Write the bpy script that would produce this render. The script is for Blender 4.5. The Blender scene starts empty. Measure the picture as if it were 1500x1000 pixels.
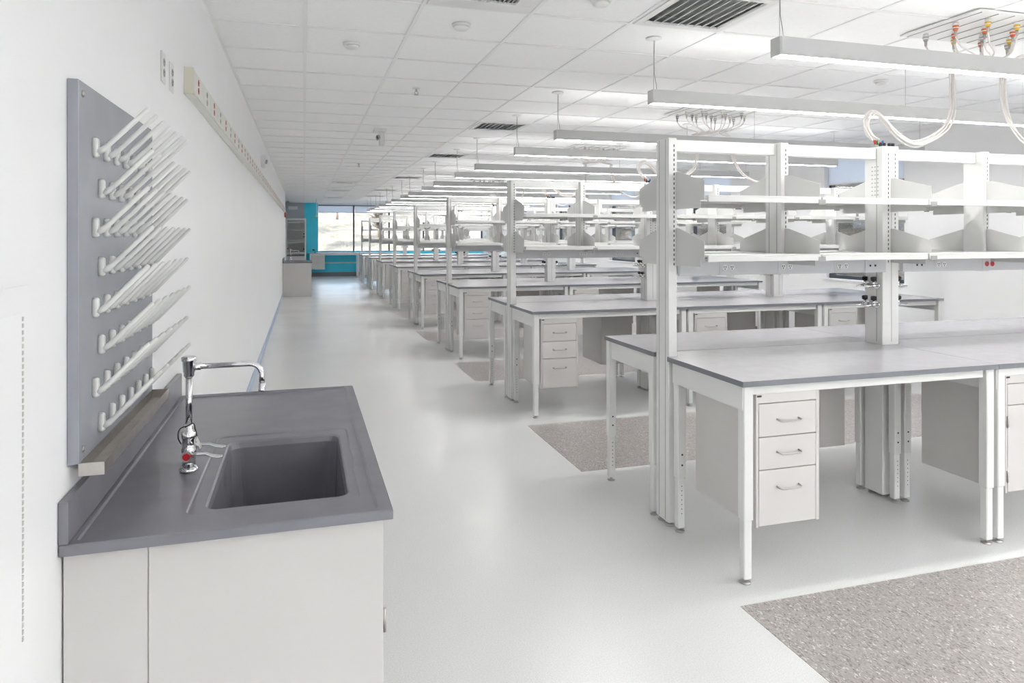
import bpy, math, random
from mathutils import Vector, Matrix
random.seed(7)
S = bpy.context.scene
C = S.collection
PI = math.pi

# ------------------------------------------------------------------ camera
cd = bpy.data.cameras.new('camera'); cam = bpy.data.objects.new('camera', cd); C.objects.link(cam)
cam.location = (0, 0, 1.56); cam.rotation_euler = (PI/2, 0, -0.2901)
cd.sensor_width = 36; cd.lens = 1022.4/1500*36; cd.shift_y = -155/1500; cd.clip_start = 0.05; cd.clip_end = 2000
S.camera = cam
S.view_settings.view_transform = 'Standard'; S.view_settings.look = 'None'
S.view_settings.gamma = 1; S.view_settings.use_curve_mapping = False
S.view_settings.exposure = 0.90
S.cycles.max_bounces = 12; S.cycles.diffuse_bounces = 8; S.cycles.transparent_max_bounces = 12
LAMP = 21.5      # emission of the pendant lenses, lower face
LAMP_UP = 2.5   # upper face
# ------------------------------------------------------------------ sky
w = bpy.data.worlds.new('sky'); S.world = w; w.use_nodes = True
nt = w.node_tree; bg = nt.nodes['Background']
sk = nt.nodes.new('ShaderNodeTexSky'); sk.sky_type = 'NISHITA'; sk.sun_disc = False
sk.sun_elevation = math.radians(38); sk.sun_rotation = math.radians(200); sk.air_density = 1.0; sk.dust_density = 2.5
mixs = nt.nodes.new('ShaderNodeMixRGB'); mixs.inputs[0].default_value = 0.45; mixs.inputs[2].default_value = (6, 6.4, 7, 1)
nt.links.new(sk.outputs[0], mixs.inputs[1]); nt.links.new(mixs.outputs[0], bg.inputs[0])
bg.inputs[1].default_value = 0.9
sd = bpy.data.lights.new('sun', 'SUN'); so = bpy.data.objects.new('sun', sd); C.objects.link(so)
sd.energy = 1.0; sd.angle = 0.01; sd.color = (1, .95, .88)
so.rotation_euler = Vector((0.75, 0.42, -0.60)).to_track_quat('-Z', 'Y').to_euler()
so.location = (0, 0, 60)

# ------------------------------------------------------------------ materials
M = {}
def mat(name, col, rough=.5, metal=0, spec=.5, emit=None, es=0, noise=None, bump=None, coat=0):
    m = bpy.data.materials.new(name); m.use_nodes = True; M[name] = m
    n = m.node_tree; b = n.nodes['Principled BSDF']; L = n.links
    b.inputs['Roughness'].default_value = rough; b.inputs['Metallic'].default_value = metal
    b.inputs['Specular IOR Level'].default_value = spec; b.inputs['Coat Weight'].default_value = coat
    b.inputs['Base Color'].default_value = (*col, 1)
    if emit: b.inputs['Emission Color'].default_value = (*emit, 1); b.inputs['Emission Strength'].default_value = es
    tc = n.nodes.new('ShaderNodeTexCoord')
    if noise:
        sc, amt = noise
        no = n.nodes.new('ShaderNodeTexNoise'); no.inputs['Scale'].default_value = sc; no.inputs['Detail'].default_value = 4
        L.new(tc.outputs['Object'], no.inputs['Vector'])
        r = n.nodes.new('ShaderNodeValToRGB'); L.new(no.outputs['Fac'], r.inputs[0])
        r.color_ramp.elements[0].position = .3; r.color_ramp.elements[1].position = .7
        r.color_ramp.elements[0].color = (*[c*(1-amt) for c in col], 1)
        r.color_ramp.elements[1].color = (*[min(1, c*(1+amt)) for c in col], 1)
        L.new(r.outputs[0], b.inputs['Base Color'])
    if bump:
        sc, st = bump
        no = n.nodes.new('ShaderNodeTexNoise'); no.inputs['Scale'].default_value = sc; no.inputs['Detail'].default_value = 3
        L.new(tc.outputs['Object'], no.inputs['Vector'])
        bp = n.nodes.new('ShaderNodeBump'); bp.inputs['Strength'].default_value = st; bp.inputs['Distance'].default_value = .002
        L.new(no.outputs['Fac'], bp.inputs['Height']); L.new(bp.outputs[0], b.inputs['Normal'])
    return m
mat('wall_white', (.90, .90, .905), .45, bump=(180, .12), noise=(2, .01))
mat('wall_grey', (.50, .51, .54), .6, noise=(3, .03))
mat('teal', (.075, .72, .93), .5, noise=(3, .03))
mat('baseboard_daylight_blue', (.42, .52, .68), .35, noise=(4, .03))  # bluish rubber, its colour also carrying the blue of reflected daylight
mat('baseboard_grey', (.20, .21, .23), .5, noise=(4, .03))
mat('tile_white', (.945, .945, .945), .85, noise=(60, .02), bump=(300, .25))
mat('grid_white', (.88, .88, .88), .5, noise=(5, .01))
mat('paint', (.75, .75, .735), .34, noise=(6, .01))
mat('paint_warm', (.80, .785, .76), .38, noise=(6, .01))
mat('cabinet', (.62, .60, .585), .4, noise=(6, .01))
mat('shelf_paint', (.61, .61, .60), .4, noise=(6, .01))
mat('clip_grey', (.30, .30, .29), .5, noise=(6, .02))
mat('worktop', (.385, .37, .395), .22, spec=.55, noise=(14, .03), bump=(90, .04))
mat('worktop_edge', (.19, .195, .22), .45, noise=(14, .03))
mat('epoxy', (.195, .193, .220), .27, spec=.6, noise=(9, .05), bump=(140, .08))
mat('epoxy_panel', (.31, .32, .36), .27, spec=.6, noise=(9, .04), bump=(140, .05))
mat('peg', (.74, .74, .72), .35, noise=(20, .02))
mat('chrome', (.75, .75, .76), .08, 1, noise=(20, .02))
mat('steel', (.55, .52, .49), .28, 1, noise=(30, .08))
mat('nickel', (.50, .48, .46), .3, 1, noise=(30, .06))
mat('black', (.012, .012, .014), .4, noise=(20, .1))
mat('dark', (.05, .05, .052), .6, noise=(20, .1))
mat('groove', (.28, .28, .275), .7, noise=(20, .05))
mat('red', (.50, .015, .02), .35, noise=(20, .05))
mat('outlet_grey', (.42, .42, .42), .4, noise=(20, .03))
mat('beige', (.62, .60, .50), .4, noise=(10, .02))
mat('raceway_white', (.75, .75, .70), .4, noise=(10, .01))
mat('raceway_grey', (.56, .565, .58), .4, noise=(10, .02))
mat('hose', (.78, .74, .71), .35, noise=(30, .02))
mat('orange', (.75, .16, .05), .4, noise=(20, .04))
mat('yellow', (.80, .50, .05), .4, noise=(20, .04))
mat('blue', (.03, .15, .55), .4, noise=(20, .04))
mat('green', (.02, .22, .08), .4, noise=(20, .04))
mat('frame_dark', (.055, .06, .075), .4, noise=(10, .05))
mat('lens', (.9, .9, .9), .5, emit=(1, .99, .975), es=LAMP)
mat('lens_up', (.9, .9, .9), .5, emit=(1, .99, .975), es=LAMP_UP)
mat('fixture', (.56, .56, .56), .45, noise=(8, .01))
mat('vent_white', (.78, .78, .77), .45, noise=(8, .01))
mat('vent_back', (.5, .5, .5), .7, noise=(8, .05))
mat('building_white', (.24, .25, .27), .8, noise=(.3, .06))
mat('building_tan', (.14, .11, .09), .8, noise=(.3, .08))
mat('roof', (.12, .105, .10), .8, noise=(.5, .1))
mat('crown', (.10, .08, .06), .9, noise=(.8, .3))
mat('trunk', (.16, .12, .09), .9, noise=(2, .2))

def floor_mat():
    m = bpy.data.materials.new('floor_vinyl'); m.use_nodes = True; M['floor'] = m
    n = m.node_tree; b = n.nodes['Principled BSDF']; L = n.links
    tc = n.nodes.new('ShaderNodeTexCoord')
    no = n.nodes.new('ShaderNodeTexNoise'); no.inputs['Scale'].default_value = 190; no.inputs['Detail'].default_value = 3
    L.new(tc.outputs['Object'], no.inputs['Vector'])
    r = n.nodes.new('ShaderNodeValToRGB'); L.new(no.outputs['Fac'], r.inputs[0])
    r.color_ramp.elements[0].position = .36; r.color_ramp.elements[1].position = .6
    r.color_ramp.elements[0].color = (.66, .665, .66, 1); r.color_ramp.elements[1].color = (.76, .76, .745, 1)
    L.new(r.outputs[0], b.inputs['Base Color'])
    n2 = n.nodes.new('ShaderNodeTexNoise'); n2.inputs['Scale'].default_value = 1.3; n2.inputs['Detail'].default_value = 5
    L.new(tc.outputs['Object'], n2.inputs['Vector'])
    mr = n.nodes.new('ShaderNodeMapRange'); mr.inputs[3].default_value = .17; mr.inputs[4].default_value = .30
    L.new(n2.outputs['Fac'], mr.inputs[0]); L.new(mr.outputs[0], b.inputs['Roughness'])
    b.inputs['Specular IOR Level'].default_value = .5
    bp = n.nodes.new('ShaderNodeBump'); bp.inputs['Strength'].default_value = .05; bp.inputs['Distance'].default_value = .002
    L.new(no.outputs['Fac'], bp.inputs['Height']); L.new(bp.outputs[0], b.inputs['Normal'])
floor_mat()
def inset_mat():
    m = bpy.data.materials.new('speckled_vinyl'); m.use_nodes = True; M['inset'] = m
    n = m.node_tree; b = n.nodes['Principled BSDF']; L = n.links
    tc = n.nodes.new('ShaderNodeTexCoord')
    vo = n.nodes.new('ShaderNodeTexVoronoi'); vo.inputs['Scale'].default_value = 130
    mp = n.nodes.new('ShaderNodeMapping'); mp.inputs['Rotation'].default_value = (0, 0, .6); mp.inputs['Scale'].default_value = (1.7, .8, 1)
    L.new(tc.outputs['Object'], mp.inputs[0])
    no = n.nodes.new('ShaderNodeTexNoise'); no.inputs['Scale'].default_value = 30; no.inputs['Detail'].default_value = 3
    L.new(tc.outputs['Object'], no.inputs[0])
    mv = n.nodes.new('ShaderNodeMixRGB'); mv.inputs[0].default_value = .03; L.new(mp.outputs[0], mv.inputs[1]); L.new(no.outputs['Color'], mv.inputs[2])
    L.new(mv.outputs[0], vo.inputs['Vector'])
    sp = n.nodes.new('ShaderNodeSeparateColor'); L.new(vo.outputs['Color'], sp.inputs[0])
    r = n.nodes.new('ShaderNodeValToRGB'); L.new(sp.outputs[0], r.inputs[0])
    r.color_ramp.interpolation = 'CONSTANT'
    e = r.color_ramp.elements; e[0].position = 0; e[0].color = (.20, .18, .17, 1); e[1].position = .07; e[1].color = (.29, .262, .25, 1)
    for p, c in ((.2, (.37, .34, .325, 1)), (.55, (.40, .37, .355, 1)), (.8, (.455, .43, .41, 1)), (.95, (.66, .64, .62, 1))):
        k = e.new(p); k.color = c
    L.new(r.outputs[0], b.inputs['Base Color']); b.inputs['Roughness'].default_value = .3
inset_mat()
def glass_mat(name, tint, refl):
    m = bpy.data.materials.new(name); m.use_nodes = True; M[name] = m
    n = m.node_tree; L = n.links; n.nodes.remove(n.nodes['Principled BSDF']); out = n.nodes['Material Output']
    t = n.nodes.new('ShaderNodeBsdfTransparent'); t.inputs[0].default_value = (*tint, 1)
    g = n.nodes.new('ShaderNodeBsdfGlossy'); g.inputs['Roughness'].default_value = .02
    fr = n.nodes.new('ShaderNodeFresnel'); fr.inputs[0].default_value = 1.45
    mu = n.nodes.new('ShaderNodeMath'); mu.operation = 'MULTIPLY'; mu.inputs[1].default_value = refl; L.new(fr.outputs[0], mu.inputs[0])
    mx = n.nodes.new('ShaderNodeMixShader'); L.new(mu.outputs[0], mx.inputs[0]); L.new(t.outputs[0], mx.inputs[1]); L.new(g.outputs[0], mx.inputs[2])
    L.new(mx.outputs[0], out.inputs[0])
glass_mat('glass', (.95, .97, .97), .9)
def shade_mat():
    m = bpy.data.materials.new('shade_fabric'); m.use_nodes = True; M['shade'] = m
    n = m.node_tree; L = n.links; n.nodes.remove(n.nodes['Principled BSDF']); out = n.nodes['Material Output']
    d = n.nodes.new('ShaderNodeBsdfDiffuse'); d.inputs[0].default_value = (.70, .72, .75, 1)
    t = n.nodes.new('ShaderNodeBsdfTranslucent'); t.inputs[0].default_value = (.84, .86, .90, 1)
    wv = n.nodes.new('ShaderNodeTexWave'); wv.inputs['Scale'].default_value = 60
    mr = n.nodes.new('ShaderNodeMapRange'); mr.inputs[3].default_value = .45; mr.inputs[4].default_value = .55; L.new(wv.outputs['Fac'], mr.inputs[0])
    mx = n.nodes.new('ShaderNodeMixShader'); L.new(mr.outputs[0], mx.inputs[0]); L.new(d.outputs[0], mx.inputs[1]); L.new(t.outputs[0], mx.inputs[2])
    L.new(mx.outputs[0], out.inputs[0])
shade_mat()
def terrain_mat():
    m = bpy.data.materials.new('hillside'); m.use_nodes = True; M['hillside'] = m
    n = m.node_tree; b = n.nodes['Principled BSDF']; L = n.links
    tc = n.nodes.new('ShaderNodeTexCoord')
    mp = n.nodes.new('ShaderNodeMapping'); mp.inputs['Scale'].default_value = (1, 1, 2.2); L.new(tc.outputs['Object'], mp.inputs[0])
    no = n.nodes.new('ShaderNodeTexNoise'); no.inputs['Scale'].default_value = .13; no.inputs['Detail'].default_value = 10; no.inputs['Roughness'].default_value = .78
    L.new(mp.outputs[0], no.inputs[0])
    r = n.nodes.new('ShaderNodeValToRGB'); L.new(no.outputs['Fac'], r.inputs[0]); e = r.color_ramp.elements
    e[0].position = .38; e[0].color = (.035, .03, .027, 1); e[1].position = .45; e[1].color = (.085, .075, .05, 1)
    for p, c in ((.52, (.155, .12, .085, 1)), (.58, (.21, .19, .17, 1)), (.66, (.32, .32, .32, 1))):
        k = e.new(p); k.color = c
    L.new(r.outputs[0], b.inputs['Base Color']); b.inputs['Roughness'].default_value = .95
terrain_mat()

# ------------------------------------------------------------------ mesh builder
class MB:
    def __init__(s): s.v = []; s.f = []; s.m = []; s.sm = []; s.mats = []; s.cur = 0
    def mat(s, name):
        if name not in s.mats: s.mats.append(name)
        s.cur = s.mats.index(name); return s
    def face(s, idx, sm=False): s.f.append(idx); s.m.append(s.cur); s.sm.append(sm)
    def box(s, x0, x1, y0, y1, z0, z1, ch=0):
        o = len(s.v)
        if ch <= 0:
            for x in (x0, x1):
                for y in (y0, y1):
                    for z in (z0, z1): s.v.append((x, y, z))
            for q in ((0,1,3,2),(4,6,7,5),(0,4,5,1),(2,3,7,6),(0,2,6,4),(1,5,7,3)): s.face([o+i for i in q])
            return s
        ch = min(ch, (x1-x0)*.45, (y1-y0)*.45, (z1-z0)*.45)
        lo = (x0, y0, z0); hi = (x1, y1, z1); idx = {}
        for a in range(3):
            for sg in range(8):
                p = []
                for k in range(3):
                    b = (sg >> k) & 1
                    val = hi[k] if b else lo[k]
                    if k != a: val += -ch if b else ch
                    p.append(val)
                idx[(a, sg)] = len(s.v); s.v.append(tuple(p))
        for a in range(3):
            b, c = (a+1) % 3, (a+2) % 3
            for sd in (0, 1):
                q = []
                for bb, cc in ((0,0),(1,0),(1,1),(0,1)):
                    q.append(idx[(a, (sd << a) | (bb << b) | (cc << c))])
                s.face(q if sd else q[::-1])
            for bb in (0, 1):          # edges running along a
                for cc in (0, 1):
                    base = (bb << b) | (cc << c)
                    q = [idx[(b, base)], idx[(b, base | (1 << a))], idx[(c, base | (1 << a))], idx[(c, base)]]
                    s.face(q if (bb ^ cc) else q[::-1])
        for sg in range(8):
            q = [idx[(0, sg)], idx[(1, sg)], idx[(2, sg)]]
            odd = bin(sg).count('1') % 2
            s.face(q if odd else q[::-1])
        return s
    def prism(s, poly, axis, a0, a1):
        o = len(s.v); n = len(poly)
        for a in (a0, a1):
            for p, q in poly:
                s.v.append({'x': (a, p, q), 'y': (p, a, q), 'z': (p, q, a)}[axis])
        s.face([o+i for i in range(n)][::-1]); s.face([o+n+i for i in range(n)])
        for i in range(n):
            j = (i+1) % n; s.face([o+i, o+j, o+n+j, o+n+i])
        return s
    def loft(s, rings, cap0=True, cap1=True, sm=True, closed=True):
        o = len(s.v); n = len(rings[0])
        for r in rings: s.v += [tuple(p) for p in r]
        for k in range(len(rings)-1):
            for i in range(n if closed else n-1):
                j = (i+1) % n
                s.face([o+k*n+i, o+k*n+j, o+(k+1)*n+j, o+(k+1)*n+i], sm)
        if cap0: s.face([o+i for i in range(n)][::-1])
        if cap1: s.face([o+(len(rings)-1)*n+i for i in range(n)])
        return s
    def tube(s, pts, r, n=8, sm=True, flat=None):
        pts = [Vector(p) for p in pts]; rs = r if isinstance(r, (list, tuple)) else [r]*len(pts)
        rings = []; up = None
        for i, p in enumerate(pts):
            t = (pts[min(i+1, len(pts)-1)]-pts[max(i-1, 0)]).normalized()
            if up is None:
                up = Vector((0, 0, 1)) if abs(t.z) < .9 else Vector((1, 0, 0))
            a = (up - t*up.dot(t)).normalized(); up = a; b = t.cross(a)
            fl = flat[i] if flat else 1
            rings.append([p + (a*math.cos(2*PI*k/n)*fl + b*math.sin(2*PI*k/n))*rs[i] for k in range(n)])
        return s.loft(rings, sm=sm)
    def cyl(s, p0, p1, r, n=16, sm=True): return s.tube([p0, p1], r, n, sm)
    def lathe(s, prof, c, n=20):
        rings = [[(c[0]+r*math.cos(2*PI*k/n), c[1]+r*math.sin(2*PI*k/n), c[2]+z) for k in range(n)] for r, z in prof]
        return s.loft(rings)
    def mesh(s, name):
        me = bpy.data.meshes.new(name); me.from_pydata(s.v, [], s.f)
        for m in s.mats: me.materials.append(M[m])
        me.polygons.foreach_set('material_index', s.m); me.polygons.foreach_set('use_smooth', s.sm)
        me.validate(); me.update(); return me
    def obj(s, name, parent=None):
        o = bpy.data.objects.new(name, s.mesh(name)); C.objects.link(o)
        if parent: o.parent = parent
        return o
def B(m): return MB().mat(m)
def tag(o, label, cat, group=None):
    o['label'] = label; o['category'] = cat
    if group: o['group'] = group
    return o
def thing(name, label, cat, loc=(0,0,0), group=None):
    o = bpy.data.objects.new(name, None); C.objects.link(o); o.location = loc; o.empty_display_size = .1
    return tag(o, label, cat, group)
def struct(o): o['kind'] = 'structure'; return o
def stuff(o): o['kind'] = 'stuff'; return o
KIDS = {}
def kids(o):
    if o.name not in KIDS: KIDS[o.name] = list(o.children)
    return KIDS[o.name]
def dup(o, parent=None):
    c = o.copy(); C.objects.link(c)
    if parent: c.parent = parent
    for ch in kids(o): dup(ch, c)
    return c
def place(proto, used, loc, label, group=None, rz=0):
    o = proto if not used.get(proto.name) else dup(proto)
    used[proto.name] = True
    o.location = loc; o.rotation_euler = (0, 0, rz); o['label'] = label
    if group: o['group'] = group
    return o
used = {}
def rrect(x0, x1, y0, y1, r, z, n=6):
    pts = []
    for cx, cy, a0 in ((x1-r, y1-r, 0), (x0+r, y1-r, PI/2), (x0+r, y0+r, PI), (x1-r, y0+r, 1.5*PI)):
        for k in range(n+1):
            a = a0+PI/2*k/n; pts.append((cx+r*math.cos(a), cy+r*math.sin(a), z))
    return pts

# ------------------------------------------------------------------ room shell
XW, XR, YB, YF, H = -.5165, 7.0, -7.2, 27.7, 2.806
YE = 21.6   # end of the left wall, the room widens behind it
XA = -1.8
fl = struct(B('floor').box(XA-.1, XR+.15, YB-.1, YF+.1, -.12, 0).obj('floor'))
P = 2.965; NB = 8
for k in range(-1, NB):
    y1 = 5.46+P*k if k >= 0 else 2.54
    B('inset').box(1.76, 6.6, y1-1.17, y1, .0002, .0016).obj('vinyl_inset', fl)
struct(B('wall_white').box(XW-.15, XW, YB, YE, 0, H+.1).obj('wall_left'))
o = struct(B('wall_grey').box(XA-.1, XA, YE-.15, YF, 0, H+.1).obj('wall_alcove'))
struct(B('wall_white').box(XA, XW-.15, YE-.15, YE, 0, H+.1).obj('wall_return'))
wb = MB().mat('wall_white').box(XW-.15, XR+.15, YB-.1, YB, 0, .95).box(XW-.15, XR+.15, YB-.1, YB, 2.72, H+.1)
bx_ = [-.2, 1.5, 3.2, 4.9, 6.6]
wb.box(XW-.15, bx_[0], YB-.1, YB, .95, 2.72).box(bx_[-1], XR+.15, YB-.1, YB, .95, 2.72)
struct(wb.obj('wall_back'))
for i in range(4):  # unseen back windows, added to light the surfaces that face the camera
    fr = MB().mat('frame_dark').box(bx_[i], bx_[i]+.05, YB-.08, YB-.02, .95, 2.72).box(bx_[i]+.05, bx_[i+1], YB-.08, YB-.02, .95, 1.0).box(bx_[i]+.05, bx_[i+1], YB-.08, YB-.02, 2.67, 2.72)
    o = struct(fr.obj('window_%d' % (31+i)))
    B('glass').box(bx_[i]+.05, bx_[i+1], YB-.055, YB-.05, 1.0, 2.67).obj('pane', o)
# right wall with window openings
WS, WH = .965, 2.68
wr = MB().mat('wall_white'); wins = []
far = [8.13+3.6*k for k in range(-4, 6)]
spans = [(f_-1.36, f_) for f_ in far if f_-1.36 > YB+.3 and f_ < YF-.3]
wr.box(XR, XR+.16, YB, YF, 0, WS); wr.box(XR, XR+.16, YB, YF, WH, H+.1)
yy = YB
for a, b in spans: wr.box(XR, XR+.16, yy, a, WS, WH); yy = b
wr.box(XR, XR+.16, yy, YF, WS, WH)
struct(wr.obj('wall_right'))
wn = 0
for a, b in spans:
    wn += 1
    fr = MB().mat('frame_dark'); t = .05
    fr.box(XR+.085, XR+.145, a, a+t, WS, WH).box(XR+.085, XR+.145, b-t, b, WS, WH)
    fr.box(XR+.085, XR+.145, a+t, b-t, WS, WS+t).box(XR+.085, XR+.145, a+t, b-t, WH-t, WH)
    o = struct(fr.obj('window_%d' % wn))
    B('glass').box(XR+.11, XR+.116, a+t, b-t, WS+t, WH-t).obj('pane', o)
    B('wall_white').box(XR-.025, XR+.084, a-.02, b+.02, WS-.02, WS+.004, .003).obj('sill', o)
    B('shade').box(XR+.045, XR+.048, a+.02, b-.02, 2.28, WH-.06).obj('roller_shade', o)
    B('paint').box(XR+.02, XR+.08, a+.01, b-.01, WH-.07, WH-.001, .006).box(XR+.040, XR+.053, a+.02, b-.02, 2.262, 2.28, .003).obj('shade_cassette', o)
# far wall
fw = MB().mat('wall_grey').box(XA, .03, YF, YF+.1, 0, H+.1); struct(fw.obj('wall_far'))
XWN = .53
fw = MB().mat('teal').box(.03, XWN, YF-.012, YF+.1, 0, H+.1).box(XWN, XR, YF-.012, YF+.1, 0, .95)
struct(fw.obj('wall_far_teal'))
struct(B('wall_white').box(XWN, XR+.15, YF-.012, YF+.1, 2.74, H+.1).obj('wall_far_header'))
struct(B('baseboard_grey').box(.03, XR, YF-.03, YF-.013, 0, .16).obj('baseboard_far'))
xs = [XWN, 1.89, 3.25, 4.61, 5.97, XR]
for i in range(5):
    wn += 1; a, b = xs[i], xs[i+1]; t = .03
    fr = MB().mat('frame_dark').box(b-.055, b, YF-.01, YF+.07, .95, 2.74).box(a, b-.055, YF+.01, YF+.06, .95, .975).box(a, b-.055, YF+.01, YF+.06, 2.71, 2.74)
    o = struct(fr.obj('window_%d' % wn))
    B('glass').box(a, b-.055, YF+.035, YF+.041, .975, 2.71).obj('pane', o)
    B('shade').box(a+.01, b-.06, YF+.012, YF+.015, 2.46, 2.71).obj('roller_shade', o)
    B('outlet_grey').box(a+.01, b-.06, YF+.008, YF+.02, 2.44, 2.46).obj('shade_rail', o)
    B('wall_white').box(a, b-.056, YF-.05, YF+.01, .95, .965).obj('sill', o)
struct(B('baseboard_daylight_blue').box(XW, XW+.008, 3.3, YE, 0, .1, .002).obj('baseboard_left'))
struct(B('baseboard_grey').box(XR-.008, XR, YB, YF, 0, .1, .002).obj('baseboard_right'))

# ceiling
ce = struct(B('wall_white').box(XA-.1, XR+.16, YB-.1, YF+.1, H+.06, H+.16).obj('ceiling'))
gx = [.0098+.61*i for i in range(-3, 13)]; gy0 = 4.355
vents = {(3,-2): 1, (1,-2): 2, (3,5): 1, (3,10): 1, (3,17): 1, (3,24): 1, (3,29): 1, (1,20): 2, (1,25): 2, (1,31): 2}
js = range(-19, 39)
cells = []
for i in range(-1, 12):
    for j in js:
        x0 = max(.0098+.61*i, XW); x1 = min(.0098+.61*(i+1), XR); y0 = gy0+.61*j; y1 = y0+.61
        y0 = max(y0, YB); y1 = min(y1, YF)
        if x1-x0 < .03 or y1-y0 < .03 or (i, j) in vents: continue
        cells.append((x0, x1, y0, y1, i, j))
for i in (-3, -2):   # alcove, left of the wall line
    for j in js:
        y0 = max(gy0+.61*j, YE); y1 = min(gy0+.61*(j+1), YF)
        if y1-y0 > .03: cells.append((max(XA, .0098+.61*i), min(XW, .0098+.61*(i+1)), y0, y1, i, j))
c_, s_ = math.cos(.2901), math.sin(.2901)
def vis(cell):
    x = (cell[0]+cell[1])/2; y = (cell[2]+cell[3])/2; r = x*c_-y*s_; wd = x*s_+y*c_
    if wd < .5: return -1
    px = 750+1022*r/wd; py = 345-1022*(H-1.56)/wd
    if px < 270 or px > 1560 or py < -110: return -1
    return 1/wd
cells.sort(key=vis, reverse=True)
near = [c for c in cells[:300] if vis(c) > 0]; rest = cells[len(near):]
tm = {}
for x0, x1, y0, y1, i, j in near:
    key = (round(x1-x0, 3), round(y1-y0, 3))
    if key not in tm:
        tm[key] = B('tile_white').box(-key[0]/2+.004, key[0]/2-.004, -key[1]/2+.004, key[1]/2-.004, .007, .022, .002).mesh('ceiling_tile')
    o = bpy.data.objects.new('ceiling_tile', tm[key]); C.objects.link(o); o.parent = ce
    o.location = ((x0+x1)/2, (y0+y1)/2, H)
mb = B('tile_white')
for x0, x1, y0, y1, i, j in rest: mb.box(x0+.004, x1-.004, y0+.004, y1-.004, H+.007, H+.022)
stuff(mb.obj('ceiling_tiles', ce))
for x in gx[3:]:
    if x < XR: B('grid_white').box(x-.012, x+.012, YB, YF, H, H+.006, .001).obj('grid_runner', ce)
mb = B('grid_white')
for j in js:
    y = gy0+.61*j
    if YB < y < YF: mb.box(XW, XR, y-.012, y+.012, H+.0004, H+.0055)
mb.box(XW, XW+.022, YB, YF, H+.0002, H+.006); mb.box(XR-.022, XR, YB, YF, H+.0002, H+.006)
stuff(mb.obj('cross_tees', ce))

# ------------------------------------------------------------------ ceiling fittings
def vent_mesh(i, j, kind, label):
    x0 = .0098+.61*i+.016; x1 = x0+.578; y0 = gy0+.61*j+.016; y1 = y0+.578
    cx, cy = (x0+x1)/2, (y0+y1)/2; h = .289
    t = thing('ceiling_vent', label, 'vent', (cx, cy, H))
    bd = .045 if kind == 1 else .12
    fr = B('vent_white').box(-h, h, -h, -h+bd, -.004, .012, .002).box(-h, h, h-bd, h, -.004, .012, .002).box(-h, -h+bd, -h+bd, h-bd, -.004, .012, .002).box(h-bd, h, -h+bd, h-bd, -.004, .012, .002)
    fr.obj('frame', t)
    B('vent_back').box(-h+bd-.004, h-bd+.004, -h+bd, h-bd, .048, .054).obj('backing', t)
    n = 9 if kind == 1 else 14; wv = 2*(h-bd); me = None
    for q in range(n):
        x = -h+bd+wv*(q+.5)/n; hw = wv/n*.46
        if me is None:
            me = B('vent_white').prism([(-hw, .002), (-hw+.004, .0), (hw, .036), (hw-.004, .038)], 'y', -h+bd+.001, h-bd-.001).mesh('slat')
        o = bpy.data.objects.new('slat', me); C.objects.link(o); o.parent = t; o.location = (x, 0, 0)
vl = {(3,-2): 'large square white ceiling diffuser with angled slats beside the nearest pendant light', (1,-2): 'small-slatted white return grille at top edge above the aisle, nearest one',
      (3,5): 'slatted white ceiling diffuser, second from the camera along the ends of the pendant lights', (3,10): 'slatted white ceiling diffuser, third from the camera along the ends of the pendant lights',
      (3,17): 'slatted white ceiling diffuser, fourth from the camera along the light ends', (3,24): 'slatted white ceiling diffuser, fifth from the camera along the light ends',
      (3,29): 'slatted white ceiling diffuser, sixth and farthest along the light ends', (1,20): 'grey slatted return grille above the far aisle, nearest of three in line',
      (1,25): 'grey slatted return grille above the far aisle, middle one of three in line', (1,31): 'grey slatted return grille above the far aisle, nearest to the end window'}
for (i, j), kd in vents.items(): vent_mesh(i, j, kd, vl[(i, j)])

def detector(x, y, label):
    t = thing('smoke_detector', label, 'smoke detector', (x, y, H+.005))
    MB().mat('vent_white').lathe([(.056, 0), (.056, -.008), (.053, -.013)], (0, 0, 0), 24).obj('base_ring', t)
    MB().mat('vent_white').lathe([(.044, -.0135), (.044, -.024), (.034, -.033), (.012, -.036)], (0, 0, 0), 24).obj('housing', t)
detector(.896, 4.05, 'round white smoke detector on the ceiling next to the small-slatted return grille')
detector(.30, 4.66, 'round white smoke detector on the ceiling tile nearest the left wall')
detector(1.515, 3.42, 'round white smoke detector between the two nearest ceiling vents at top edge')
detector(4.47, 4.55, 'round white detector on the ceiling between the second and third pendant lights')
def sprinkler(x, y, label):
    t = thing('sprinkler_head', label, 'sprinkler', (x, y, H+.006))
    MB().mat('vent_white').lathe([(.034, 0), (.034, -.004), (.02, -.008)], (0, 0, 0), 20).obj('escutcheon', t)
    mb = MB().mat('nickel').cyl((0, 0, -.008), (0, 0, -.03), .008, 10).tube([(-.008, 0, -.028), (-.016, 0, -.042), (0, 0, -.056)], .003, 6).tube([(.008, 0, -.028), (.016, 0, -.042), (0, 0, -.056)], .003, 6)
    mb.obj('frame_arms', t)
    MB().mat('nickel').lathe([(.02, -.056), (.02, -.059)], (0, 0, 0), 16).obj('deflector', t)
sprinkler(.917, 5.91, 'small metal sprinkler head above the middle of the aisle')
sprinkler(.92, 12.4, 'distant sprinkler head beyond the twin-lamp emergency light above the aisle')
t = thing('emergency_light', 'white twin-lamp emergency light hanging from the ceiling above the aisle', 'emergency light', (.86, 8.35, H+.006))
B('vent_white').box(-.07, .07, -.10, .10, -.03, 0, .004).obj('ceiling_plate', t)
B('vent_white').box(-.005, .055, -.03, .03, -.19, -.0305, .01).obj('housing', t)
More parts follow.
